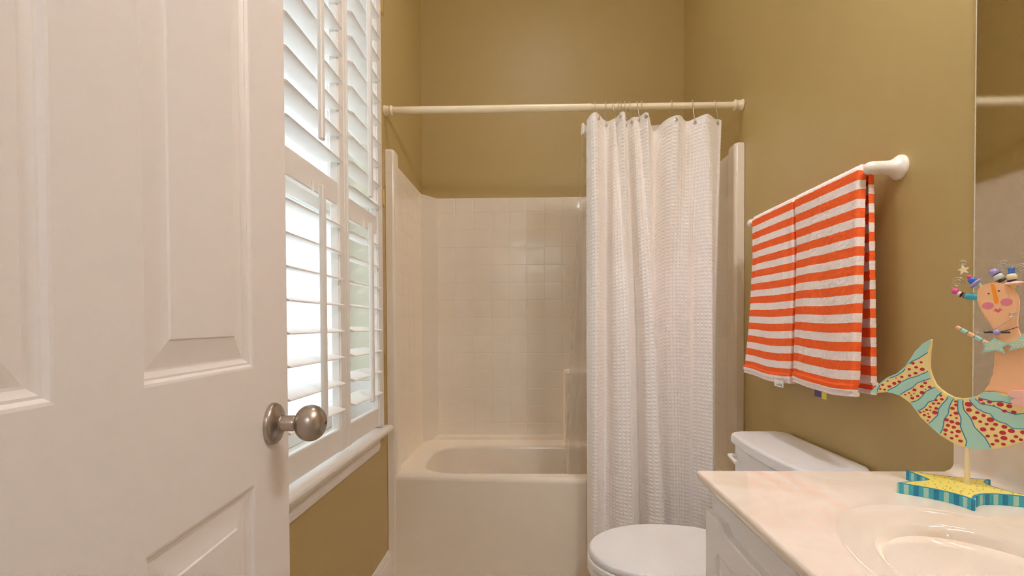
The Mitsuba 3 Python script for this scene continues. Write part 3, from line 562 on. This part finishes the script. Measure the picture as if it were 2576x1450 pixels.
for k_ in range(4):
    yb_ = LYC - .225 + .15 * k_
    add('vanity_light__socket', lathe([(.024, .09), (.026, .115), (.018, .135)], (XR - .03, yb_, LZC), (-1, 0, 0), 24), 'mat_nickel', 30)
    add('vanity_light__arm', tube([(XR - .03, yb_, LZC), (XR - .125, yb_, LZC)], .007, 12), 'mat_nickel', 40)
    add('vanity_light__bulb', tm(m3.Manifold.sphere(.045, 28).translate((XR - .205, yb_, LZC))), 'mat_bulb', True, extra={'emitter': {'type': 'area', 'radiance': {'type': 'rgb', 'value': [BULB, BULB * 1.01, BULB * 1.08]}}})
tag('vanity_light', 'nickel four-globe light bar on the wall above the mirror', 'lamp')
add('ceiling_light__diffuser', lathe([(.0, -.055), (.08, -.05), (.14, -.02), (.15, 0)], (.05, 1.75, ZC - .012)), 'mat_bulb', 40, extra={'emitter': {'type': 'area', 'radiance': {'type': 'rgb', 'value': [CEIL, CEIL * 1.01, CEIL * 1.08]}}})
add('ceiling_light__base', lathe([(.165, 0), (.165, .012)], (.05, 1.75, ZC - .012)), 'mat_nickel')
tag('ceiling_light', 'round flush ceiling light over the bathroom', 'lamp')
# outlines of the figurine in its own plane, metres from the foot of its pole
MERMAID = {
 'TAIL': [(-.1475,.1651),(-.1353,.18),(-.1191,.197),(-.1022,.2073),(-.0899,.2208),(-.0818,.2362),(-.0739,.2515),(-.0622,.2666),(-.0503,.2747),(-.0512,.2621),(-.0528,.2451),(-.0532,.2256),(-.0518,.2136),(-.0483,.2018),(-.0435,.1901),(-.0368,.1824),(-.0275,.175),(-.0184,.1701),(-.0076,.1688),(.0029,.1715),(.0115,.1748),(.0207,.1838),(.0364,.1866),(.0557,.1821),(.0846,.1918),(.1005,.2082),(.1036,.1896),(.0995,.1597),(.0896,.1305),(.0712,.1079),(.0564,.0985),(.0437,.0915),(.0306,.0867),(.0156,.0832),(.0,.0828),(-.0106,.0842),(-.0214,.0892),(-.0362,.0984),(-.0534,.1149),(-.0652,.1265),(-.0732,.1402),(-.0813,.1516),(-.0895,.1581),(-.0988,.1645),(-.1082,.1673),(-.1189,.1687),(-.1341,.1652)],
 'TORSO': [(.0207,.1849),(.0281,.1993),(.0321,.2154),(.0336,.2312),(.0343,.2514),(.0325,.2693),(.0365,.2761),(.0643,.2756),(.078,.2748),(.0899,.2688),(.0959,.2479),(.0989,.227),(.1005,.2082),(.0846,.1918),(.0557,.1821),(.0364,.1866)],
 'HEAD': [(.0113,.3526),(.0127,.3601),(.0176,.3674),(.0245,.3707),(.0368,.3717),(.0462,.3692),(.0554,.3604),(.0614,.3501),(.0636,.3391),(.0632,.3247),(.0617,.3066),(.0622,.2939),(.0651,.2849),(.0678,.2741),(.0653,.2596),(.035,.2584),(.0321,.2714),(.0327,.2845),(.032,.2947),(.0278,.3031),(.0222,.3126),(.0165,.3259),(.0121,.3412)],
 'BANDS': [[(-.1475,.1651),(-.1341,.1652),(-.1331,.1737),(-.1277,.1846),(-.1169,.1946),(-.1022,.2027),(-.0919,.2118),(-.0858,.2235),(-.0788,.2314),(-.0679,.2382),(-.0559,.2486),(-.0503,.2747),(-.0622,.2666),(-.0739,.2515),(-.0818,.2362),(-.0899,.2208),(-.1022,.2073),(-.1191,.197),(-.1353,.18)],[(-.1178,.1683),(-.1157,.1729),(-.1031,.1818),(-.0958,.1901),(-.0836,.1987),(-.0716,.2035),(-.0599,.2105),(-.0545,.2146),(-.0502,.2016),(-.0598,.1971),(-.0706,.1912),(-.0775,.1819),(-.0875,.1746),(-.0961,.1669),(-.0978,.1642),(-.1082,.1673)],[(-.0813,.1536),(-.0703,.1579),(-.0635,.1661),(-.0577,.1765),(-.0501,.1822),(-.044,.1864),(-.0349,.1771),(-.0414,.1699),(-.0442,.1623),(-.0537,.1575),(-.0595,.147),(-.0672,.1398),(-.0716,.1367),(-.0742,.1413)],[(-.0554,.1153),(-.0478,.1243),(-.0403,.1351),(-.0385,.1474),(-.0329,.1577),(-.0275,.1655),(-.0253,.1734),(-.0162,.1697),(-.0201,.164),(-.0237,.1541),(-.0254,.1396),(-.0309,.1293),(-.0323,.1147),(-.0372,.0995)],[(-.0121,.1683),(-.0125,.1579),(-.0119,.1463),(-.0077,.1351),(-.0082,.1187),(-.0036,.1054),(.0003,.0945),(-.0017,.0836),(.0156,.0832),(.032,.0869),(.0289,.0954),(.0238,.1058),(.017,.1137),(.0102,.1217),(.0049,.137),(-.004,.1497),(-.0058,.1611),(-.005,.1689)],[(.002,.1709),(.0064,.1626),(.0133,.1544),(.0235,.1489),(.0302,.1476),(.0352,.1393),(.0417,.1358),(.0497,.1338),(.0577,.1273),(.0716,.1286),(.091,.1372),(.0988,.1596),(.0714,.1546),(.0606,.1509),(.048,.1546),(.0383,.16),(.0301,.1622),(.0184,.163),(.0115,.1702),(.0106,.174)],[(.0207,.1849),(.0332,.1863),(.0413,.1838),(.0494,.1803),(.0635,.183),(.0846,.1918),(.1006,.2061),(.1014,.1936),(.0862,.1823),(.0697,.1739),(.0589,.1682),(.0526,.1685),(.0446,.1708),(.0333,.1694),(.0233,.1716),(.014,.1739)]],
 'DOTS': [((-.0774,.2278),11),((-.0649,.2303),9),((-.0723,.2207),11),((-.0829,.2162),10),((-.0632,.2174),14),((-.0733,.2095),12),((-.0824,.2041),10),((-.0943,.2008),10),((-.1036,.1975),5),((-.1169,.1905),7),((-.0983,.1912),11),((-.1061,.1871),13),((-.1251,.1823),9),((-.1141,.1805),12),((-.1289,.1738),8),((-.1218,.1736),9),((-.0586,.1923),11),((-.0636,.1855),11),((-.052,.1852),11),((-.0746,.1779),12),((-.0581,.1804),5),((-.0632,.174),14),((-.083,.1711),7),((-.0887,.1672),7),((-.0794,.1672),6),((-.0752,.1707),5),((-.0696,.1666),10),((-.0779,.1619),12),((-.036,.1717),8),((-.0345,.1651),10),((-.0429,.1622),10),((-.0391,.1569),9),((-.0464,.1555),9),((-.051,.1488),8),((-.0422,.1473),11),((-.0561,.1428),9),((-.0606,.139),6),((-.0509,.1425),6),((-.0441,.1394),16),((-.0655,.1366),8),((-.054,.1358),6),((-.0594,.1323),10),((-.0524,.1299),10),((-.0545,.1233),6),((-.0153,.1634),8),((-.0145,.1572),11),((-.0195,.1504),12),((-.0146,.1424),13),((-.0218,.1375),8),((-.0138,.1338),7),((-.0276,.1286),13),((-.0202,.1262),13),((-.0121,.1244),13),((-.0255,.1189),12),((-.0175,.1169),12),((-.0289,.1098),13),((-.0113,.1104),14),((-.0201,.1072),9),((-.0292,.1021),9),((-.0134,.1016),10),((-.0202,.0966),10),((-.0081,.0939),12),((.0021,.1605),19),((.0027,.1506),15),((.0136,.1475),11),((.0217,.1436),11),((.01,.1376),14),((.0304,.1377),18),((.0176,.1325),10),((.0258,.1293),10),((.0369,.1306),12),((.0477,.1283),14),((.0214,.1195),16),((.033,.1221),12),((.0562,.1227),16),((.0457,.118),16),((.0273,.1089),11),((.0372,.1114),11),((.0474,.1092),16),((.0617,.1142),11),((.0389,.1031),12),((.0334,.0962),10),((.0468,.0988),11),((.0576,.106),12),((.0675,.1102),10),((.0701,.1229),14),((.0178,.1702),12),((.0212,.1645),9),((.029,.1678),12),((.0423,.1656),17),((.0345,.1628),5),((.0533,.1637),14),((.0477,.155),12),((.0587,.1543),13)],
 'NOSE': [(.0293,.3691),(.0334,.3695),(.0369,.355),(.04,.3373),(.0346,.3362),(.0322,.3516)],
 'EYES': [(.027,.3533),(.0396,.3571)],
 'CHEEKS': [(.0262,.3326),(.0491,.3379)],
 'LIPS': [(.0324,.324),(.0351,.325),(.0344,.3288),(.0371,.3268),(.0392,.3257),(.0418,.3297),(.0419,.3256),(.0452,.327),(.0415,.323),(.0392,.3203),(.0369,.3226)],
 'ARM': [(-.0137,.2965),(.0267,.2684)],
 'ARM_BANDS': [(-.0092,.2932),(-.0004,.2865),(.0097,.28),(.0204,.272)],
 'STAR1': [(.0355,.2793),(.0409,.2731),(.0523,.2682),(.0457,.2621),(.0487,.2516),(.037,.2566),(.0205,.2518),(.0233,.2608),(.0204,.2696),(.0294,.2709)],
 'STAR2': [(.0697,.2859),(.0741,.276),(.0853,.2745),(.0779,.2672),(.0793,.2565),(.0691,.2624),(.0524,.2563),(.0562,.2638),(.0496,.2691),(.062,.274)],
 'HAND': [(.0672,.1846),(.0711,.1724)],
 'POLE': ((.0007,.0182),(.0012,.0886)),
 'H1': [(.0121,.3497),(.0049,.3495),(-.006,.3522),(-.0094,.3537),(-.0122,.3554),(-.0179,.36),(-.0232,.3681)],
 'SP1': [(-.014,.3757),(-.0039,.375)],
 'H2': [(.0176,.364),(.0159,.3664),(.0133,.3696),(.0088,.3718),(.005,.3774),(.0011,.3838),(-.0033,.3899),(-.007,.397),(-.01,.4031)],
 'SP2': [(-.0077,.4096),(-.0025,.4091)],
 'H3': [(.0428,.3704),(.0424,.3747),(.0388,.3762),(.0381,.3813),(.0356,.3859),(.0326,.3891),(.0312,.3954)],
 'SP3': [(.0433,.3992),(.0532,.3983)],
 'H4': [(.0555,.3595),(.0548,.3635),(.0573,.3685),(.0543,.3741),(.0542,.3796),(.0537,.3873),(.0536,.3924),(.0558,.3968)],
 'SP4': [(.0649,.3923),(.0737,.3915)],
 'NECK': [(.0629,.3211),(.0571,.3112),(.0387,.2947),(.0168,.2852)],
 'NECK2': [(.0292,.29),(.0381,.2873),(.0508,.2911),(.0637,.2966)],
 'SP5': [(.0139,.2899),(.0174,.2899)],
 'SP6': [(.0564,.3176),(.0612,.3175)],
}
# ---------------------------------------------------------------- painted wooden mermaid on a starfish stand
FO = np.array([.761, .882, .825]); FT = np.array([.62, -.78, 0]); FT /= np.linalg.norm(FT); FNn = np.array([FT[1], -FT[0], 0])
FM = frame(FO, FT, (0, 0, 1), FNn)
def lay(c): return FM @ frame((0, 0, c), (1, 0, 0), (0, 1, 0), (0, 0, 1))
def smooth_poly(pts, n=6):
    p = np.array(pts); c = CubicSpline(np.arange(len(p) + 1), np.vstack([p, p[:1]]), bc_type='periodic'); return p
def board(poly, c0, c1, bev=.0024, steps=3):
    """Board from c0 (back) to c1 (front) with an eased front edge."""
    out = [extrude(poly, c1 - c0 - bev, lay(c0))]
    for i in range(steps):
        a = (i + 1) / steps
        out.append(extrude(poly.buffer(-bev * (1 - math.sqrt(max(0, 1 - a * a))) * .9), bev / steps, lay(c1 - bev + bev * i / steps)))
    return out
FIG = 'mermaid_figurine'
tag(FIG, 'painted wooden mermaid with spotted tail and beaded wire hair on a starfish stand', 'figurine')
tail, torso, head = (Polygon(MERMAID[k]).buffer(0) for k in ('TAIL', 'TORSO', 'HEAD'))
rsm = lambda p: p.buffer(.0015).buffer(-.003).buffer(.0015)
tail, torso, head = rsm(tail), rsm(torso), rsm(head)
add(FIG + '__tail', board(tail, -.011, 0), 'mat_yellow', 20)
labels[FIG + '__tail'] = {'label': 'curled tail with aqua bands and red spots'}
EPS = .0004
def paint(key, poly, c, mat, th=EPS): return add(key, extrude(poly, th, lay(c)), mat, False)
bl_ = []
for bnd in MERMAID['BANDS']:
    p = Polygon(bnd).buffer(.0006).buffer(-.0006).intersection(tail.buffer(-.0003))
    if p.is_empty: continue
    paint(FIG + '__tail__stripe', p, -.0001, 'mat_aqua'); bl_.append(p.boundary.difference(tail.buffer(-.0016).boundary.buffer(.0018)).buffer(.00075))
paint(FIG + '__tail__outline', unary_union(bl_).intersection(tail), .0001, 'mat_blue', .0004)
dots = unary_union([affinity.scale(Point(*c).buffer(r / 3.02 / 1390 * .98, 6), 1.12, .95) for c, r in MERMAID['DOTS']]).intersection(tail)
k = paint(FIG + '__tail__dots', dots, .0001, 'mat_dot', .0005); labels[k] = {'label': 'red painted spots', 'kind': 'stuff'}
add(FIG + '__torso', board(torso, -.011, -.0008), 'mat_flesh', 20)
add(FIG + '__head', board(head, -.009, .003), 'mat_flesh', 20)
paint(FIG + '__head__nose', Polygon(MERMAID['NOSE']), .0029, 'mat_orange', .0006)
for c in MERMAID['EYES']: paint(FIG + '__head__eye', affinity.scale(Point(*c).buffer(.0014, 8), 1, .8), .0029, 'mat_eye', .0006)
for c in MERMAID['CHEEKS']: paint(FIG + '__head__cheek', affinity.scale(Point(*c).buffer(.0066, 14), 1.12, .95), .0029, 'mat_cheek', .0005)
paint(FIG + '__head__lips', Polygon(MERMAID['LIPS']).buffer(0), .0029, 'mat_lips', .0006)
for q in (0, 1):
    p = Polygon(MERMAID['STAR%d' % (q + 1)]).buffer(0); p = p.buffer(.0012).buffer(-.0012)
    k = add(FIG + '__star', board(p, .0035, .0080, .0012, 2), 'mat_aqua', 20)
    mnx, mny, mxx, mxy = p.bounds; r_ = random.Random(3 + q); dl = []
    for i in range(9):
        for j in range(9):
            c = Point(mnx + (mxx - mnx) * (i + .5 + .5 * (j % 2) + r_.uniform(-.15, .15)) / 9, mny + (mxy - mny) * (j + .5 + r_.uniform(-.15, .15)) / 9).buffer(.0011, 5)
            if p.buffer(-.0012).contains(c): dl.append(c)
    kk = paint(k + '__dots', unary_union(dl), .0079, 'mat_cream', .0005); labels[kk] = {'label': 'cream painted dots', 'kind': 'stuff'}
w2 = lambda p, c=0.0: FO + FT * p[0] + np.array([0, 0, p[1]]) + FNn * c
a0, a1 = MERMAID['ARM']; A0, A1 = w2(a0, .010), w2(a1, .004)
add(FIG + '__arm', tube([A0, A0 + (A1 - A0) * .02, A0 + (A1 - A0) * .5, A1], [.0022, .0033, .0033, .0033], 14), 'mat_flesh', 40)
for lo, hi, mt in ((.15, .36, 'aqua'), (.145, .165, 'blue'), (.345, .375, 'blue'), (.58, .82, 'aqua'), (.575, .595, 'blue'), (.805, .835, 'blue')):
    add(FIG + '__arm__band', tube([A0 + (A1 - A0) * lo, A0 + (A1 - A0) * hi], .00345 + (.0001 if mt == 'blue' else 0), 14), 'mat_' + mt, 40)
for c in MERMAID['HAND']: add(FIG + '__hand', board(affinity.scale(Point(*c).buffer(.0105, 14), 1.5, .75), -.0006, .006, .002, 3), 'mat_pinkhand', 30)
add(FIG + '__arm', tube([w2((.104, .262), .004), w2((.135, .225), .012), w2((.112, .187), .006)], .0034, 12), 'mat_flesh', 40)
# wire hair with beads
def spiral(c, rim, start, turns=2.2, r_in=.0015):
    c, rim = np.array(c), np.array(rim); R = np.hypot(*(rim - c)); d = np.array(start) - c; th0 = math.atan2(d[1], d[0]); o = []
    for t in np.linspace(0, 1, 60): th = th0 - math.copysign(1, .5) * t * turns * 2 * math.pi; rr = R * (1 - t) + r_in * t; o.append(c + rr * np.array([math.cos(th), math.sin(th)]))
    return o
hair = [('H1', 'SP1', [('teal', .0065, 'long'), ('red', .0052, 'disc'), ('black', .0052, 'disc'), ('pale', .0040, 'bead'), ('pink', .0055, 'bead')]),
        ('H2', 'SP2', [('cream', .0026, 'bead'), ('aqua', .0036, 'bead'), ('lavender', .0105, 'disc'), ('cobalt', .0062, 'bead'), ('pink', .0038, 'bead'), (None, 0, ''), ('cream', .009, 'star'), (None, 0, '')]),
        ('H3', 'SP3', [('black', .0062, 'disc'), ('ochre', .0052, 'disc'), ('pale', .0066, 'bead'), ('black', .0062, 'disc'), ('lavender', .0066, 'bead')]),
        ('H4', 'SP4', [('lemon', .0045, 'bead'), ('pinkhand', .0125, 'disc'), ('black', .0062, 'disc'), ('cream', .0068, 'bead'), ('cobalt', .0046, 'bead'), ('cobalt', .0046, 'bead')])]
for hn, sp, beads in hair:
    P_ = MERMAID[hn]; c, rim = MERMAID[sp]
    path = [np.array(p) for p in P_] + spiral(c, rim, P_[-1])
    kk = add(FIG + '__hair_strand', tube([w2(p, -.003) for p in path], .00055, 6), 'mat_chrome', 60)
    for i, (mt, r_, kind) in enumerate(beads):
        if not mt: continue
        c3 = w2(P_[i + 1], -.003); d = w2(P_[i + 2], -.003) - w2(P_[i], -.003) if i + 2 < len(P_) else w2(P_[i + 1], -.003) - w2(P_[i], -.003); d /= np.linalg.norm(d)
        if kind == 'star':
            sh = Polygon([(r_ * (1 if q % 2 == 0 else .42) * math.cos(q * math.pi / 5 + .5), r_ * (1 if q % 2 == 0 else .42) * math.sin(q * math.pi / 5 + .5)) for q in range(10)])
            m_ = extrude(sh, .004, frame(c3 - FNn * .002, FT, (0, 0, 1), FNn))
        else:
            hh = {'disc': .28, 'bead': .92, 'long': 1.75}[kind] * r_
            m_ = lathe([(r_ * math.cos(a) ** .6 if abs(a) < 1.5 else .0006, hh * math.sin(a)) for a in np.linspace(-1.55, 1.55, 11)], c3, d, 16)
        add(kk + '__bead', m_, 'mat_' + mt, 35)
nk = [w2(p, .006) for p in MERMAID['NECK2']]; NP = PchipInterpolator(np.linspace(0, 1, 4), np.array(nk))(np.linspace(0, 1, 30))
add(FIG + '__necklace', tube(NP, .0006, 6), 'mat_dark', 60)
nb = w2(MERMAID['NECK2'][1], .006)
add(FIG + '__necklace__bead', lathe([(.0005, -.0045), (.0035, -.003), (.0045, 0), (.0035, .003), (.0005, .0045)], nb, FT, 14), 'mat_lavender', 40)
add(FIG + '__necklace__bead', [tube([nb - FT * .016, nb - FT * .005], .0016, 8), tube([nb + FT * .005, nb + FT * .016], .0016, 8)], 'mat_dark', 40)
add(FIG + '__necklace__curl', tube([w2(p, .0065) for p in [np.array(q) for q in MERMAID['NECK'][::-1]]] + [w2(p, .0065) for p in spiral(*MERMAID['SP6'], MERMAID['NECK'][0], 1.5)], .0006, 6), 'mat_chrome', 60)
add(FIG + '__necklace__curl', tube([w2(MERMAID['NECK'][3], .0065)] + [w2(p, .0065) for p in spiral(*MERMAID['SP5'], MERMAID['NECK'][3], 1.3)], .0006, 6), 'mat_chrome', 60)
# pole and starfish base
SC = np.array([.761, .882])
add(FIG + '__pole', lathe([(.0042, 0), (.0042, .076)], (.761 - FNn[0] * .005, .882 - FNn[1] * .005, .841), n=16), 'mat_cream', 40)
tips = [(.720, .972), (.645, .892), (.705, .800), (.836, .800), (.838, .915)]; vall = [(.718, .911), (.695, .846), (.761, .834), (.800, .872), (.778, .928)]
sp = []
order = [(tips[0]), vall[0], tips[1], vall[1], tips[2], vall[2], tips[3], vall[3], tips[4], vall[4]]
order = []
for q in range(5):
    a_, v_, b_ = np.array(tips[q]), np.array(vall[q]), np.array(tips[(q + 1) % 5])
    if q == 0: order += [tuple(a_), tuple(v_)]
    else:
        c_ = 2 * v_ - (a_ + b_) / 2
        order += [tuple((1 - t_) ** 2 * a_ + 2 * t_ * (1 - t_) * c_ + t_ * t_ * b_) for t_ in np.linspace(0, 1, 11)[:-1]]
star = Polygon(order).buffer(.005).buffer(-.005).buffer(-.0025).buffer(.0055).buffer(-.003)
bt = .018; MZ = lambda z: frame((0, 0, z), (1, 0, 0), (0, 1, 0), (0, 0, 1))
add(FIG + '__base', [extrude(star, bt - .0015, MZ(VZ + .0002)), extrude(star.buffer(-.0008), .0012, MZ(VZ + bt - .0015))], 'mat_teal', 20)
labels[FIG + '__base'] = {'label': 'starfish-shaped stand with teal striped edge and yellow top'}
ringl = star.exterior; Lr = ringl.length; segs = []; n_ = int(Lr / .0135)
for q in range(n_):
    s0 = Lr * q / n_; seg = LineString([ringl.interpolate(s0 + f * Lr / n_ * .5) for f in np.linspace(0, 1, 6)])
    add(FIG + '__base__edge_stripe', extrude(seg.buffer(.0005, cap_style=2), bt - .001, MZ(VZ + .0004)), 'mat_deep' if q % 2 else 'mat_aqua', False)
add(FIG + '__base__border', extrude(star.buffer(-.0006), .0004, MZ(VZ + bt - .0004)), 'mat_blue', False)
ins_ = star.buffer(-.0042); co = np.array(ins_.exterior.segmentize(.003).coords)[:-1]; cc = np.array(ins_.centroid.coords[0])
co = cc + (co - cc) * (1 + .012 * np.sin(np.arange(len(co)) * 1.25))[:, None]
yel = Polygon(co).buffer(0).intersection(star.buffer(-.0014)); add(FIG + '__base__top', extrude(yel, .0005, MZ(VZ + bt - .0002)), 'mat_lemon', False)
r_ = random.Random(5); dd = []
while len(dd) < 46:
    p = Point(r_.uniform(.64, .85), r_.uniform(.79, .98))
    if yel.buffer(-.004).contains(p) and all(p.distance(q) > .0085 for q in dd): dd.append(p)
kk = add(FIG + '__base__dots', extrude(unary_union([affinity.rotate(affinity.scale(p.buffer(.0012, 5), 1.4, .8), r_.uniform(0, 60)) for p in dd]), .0005, MZ(VZ + bt)), 'mat_ochre', False); labels[kk] = {'label': 'brown painted dashes', 'kind': 'stuff'}
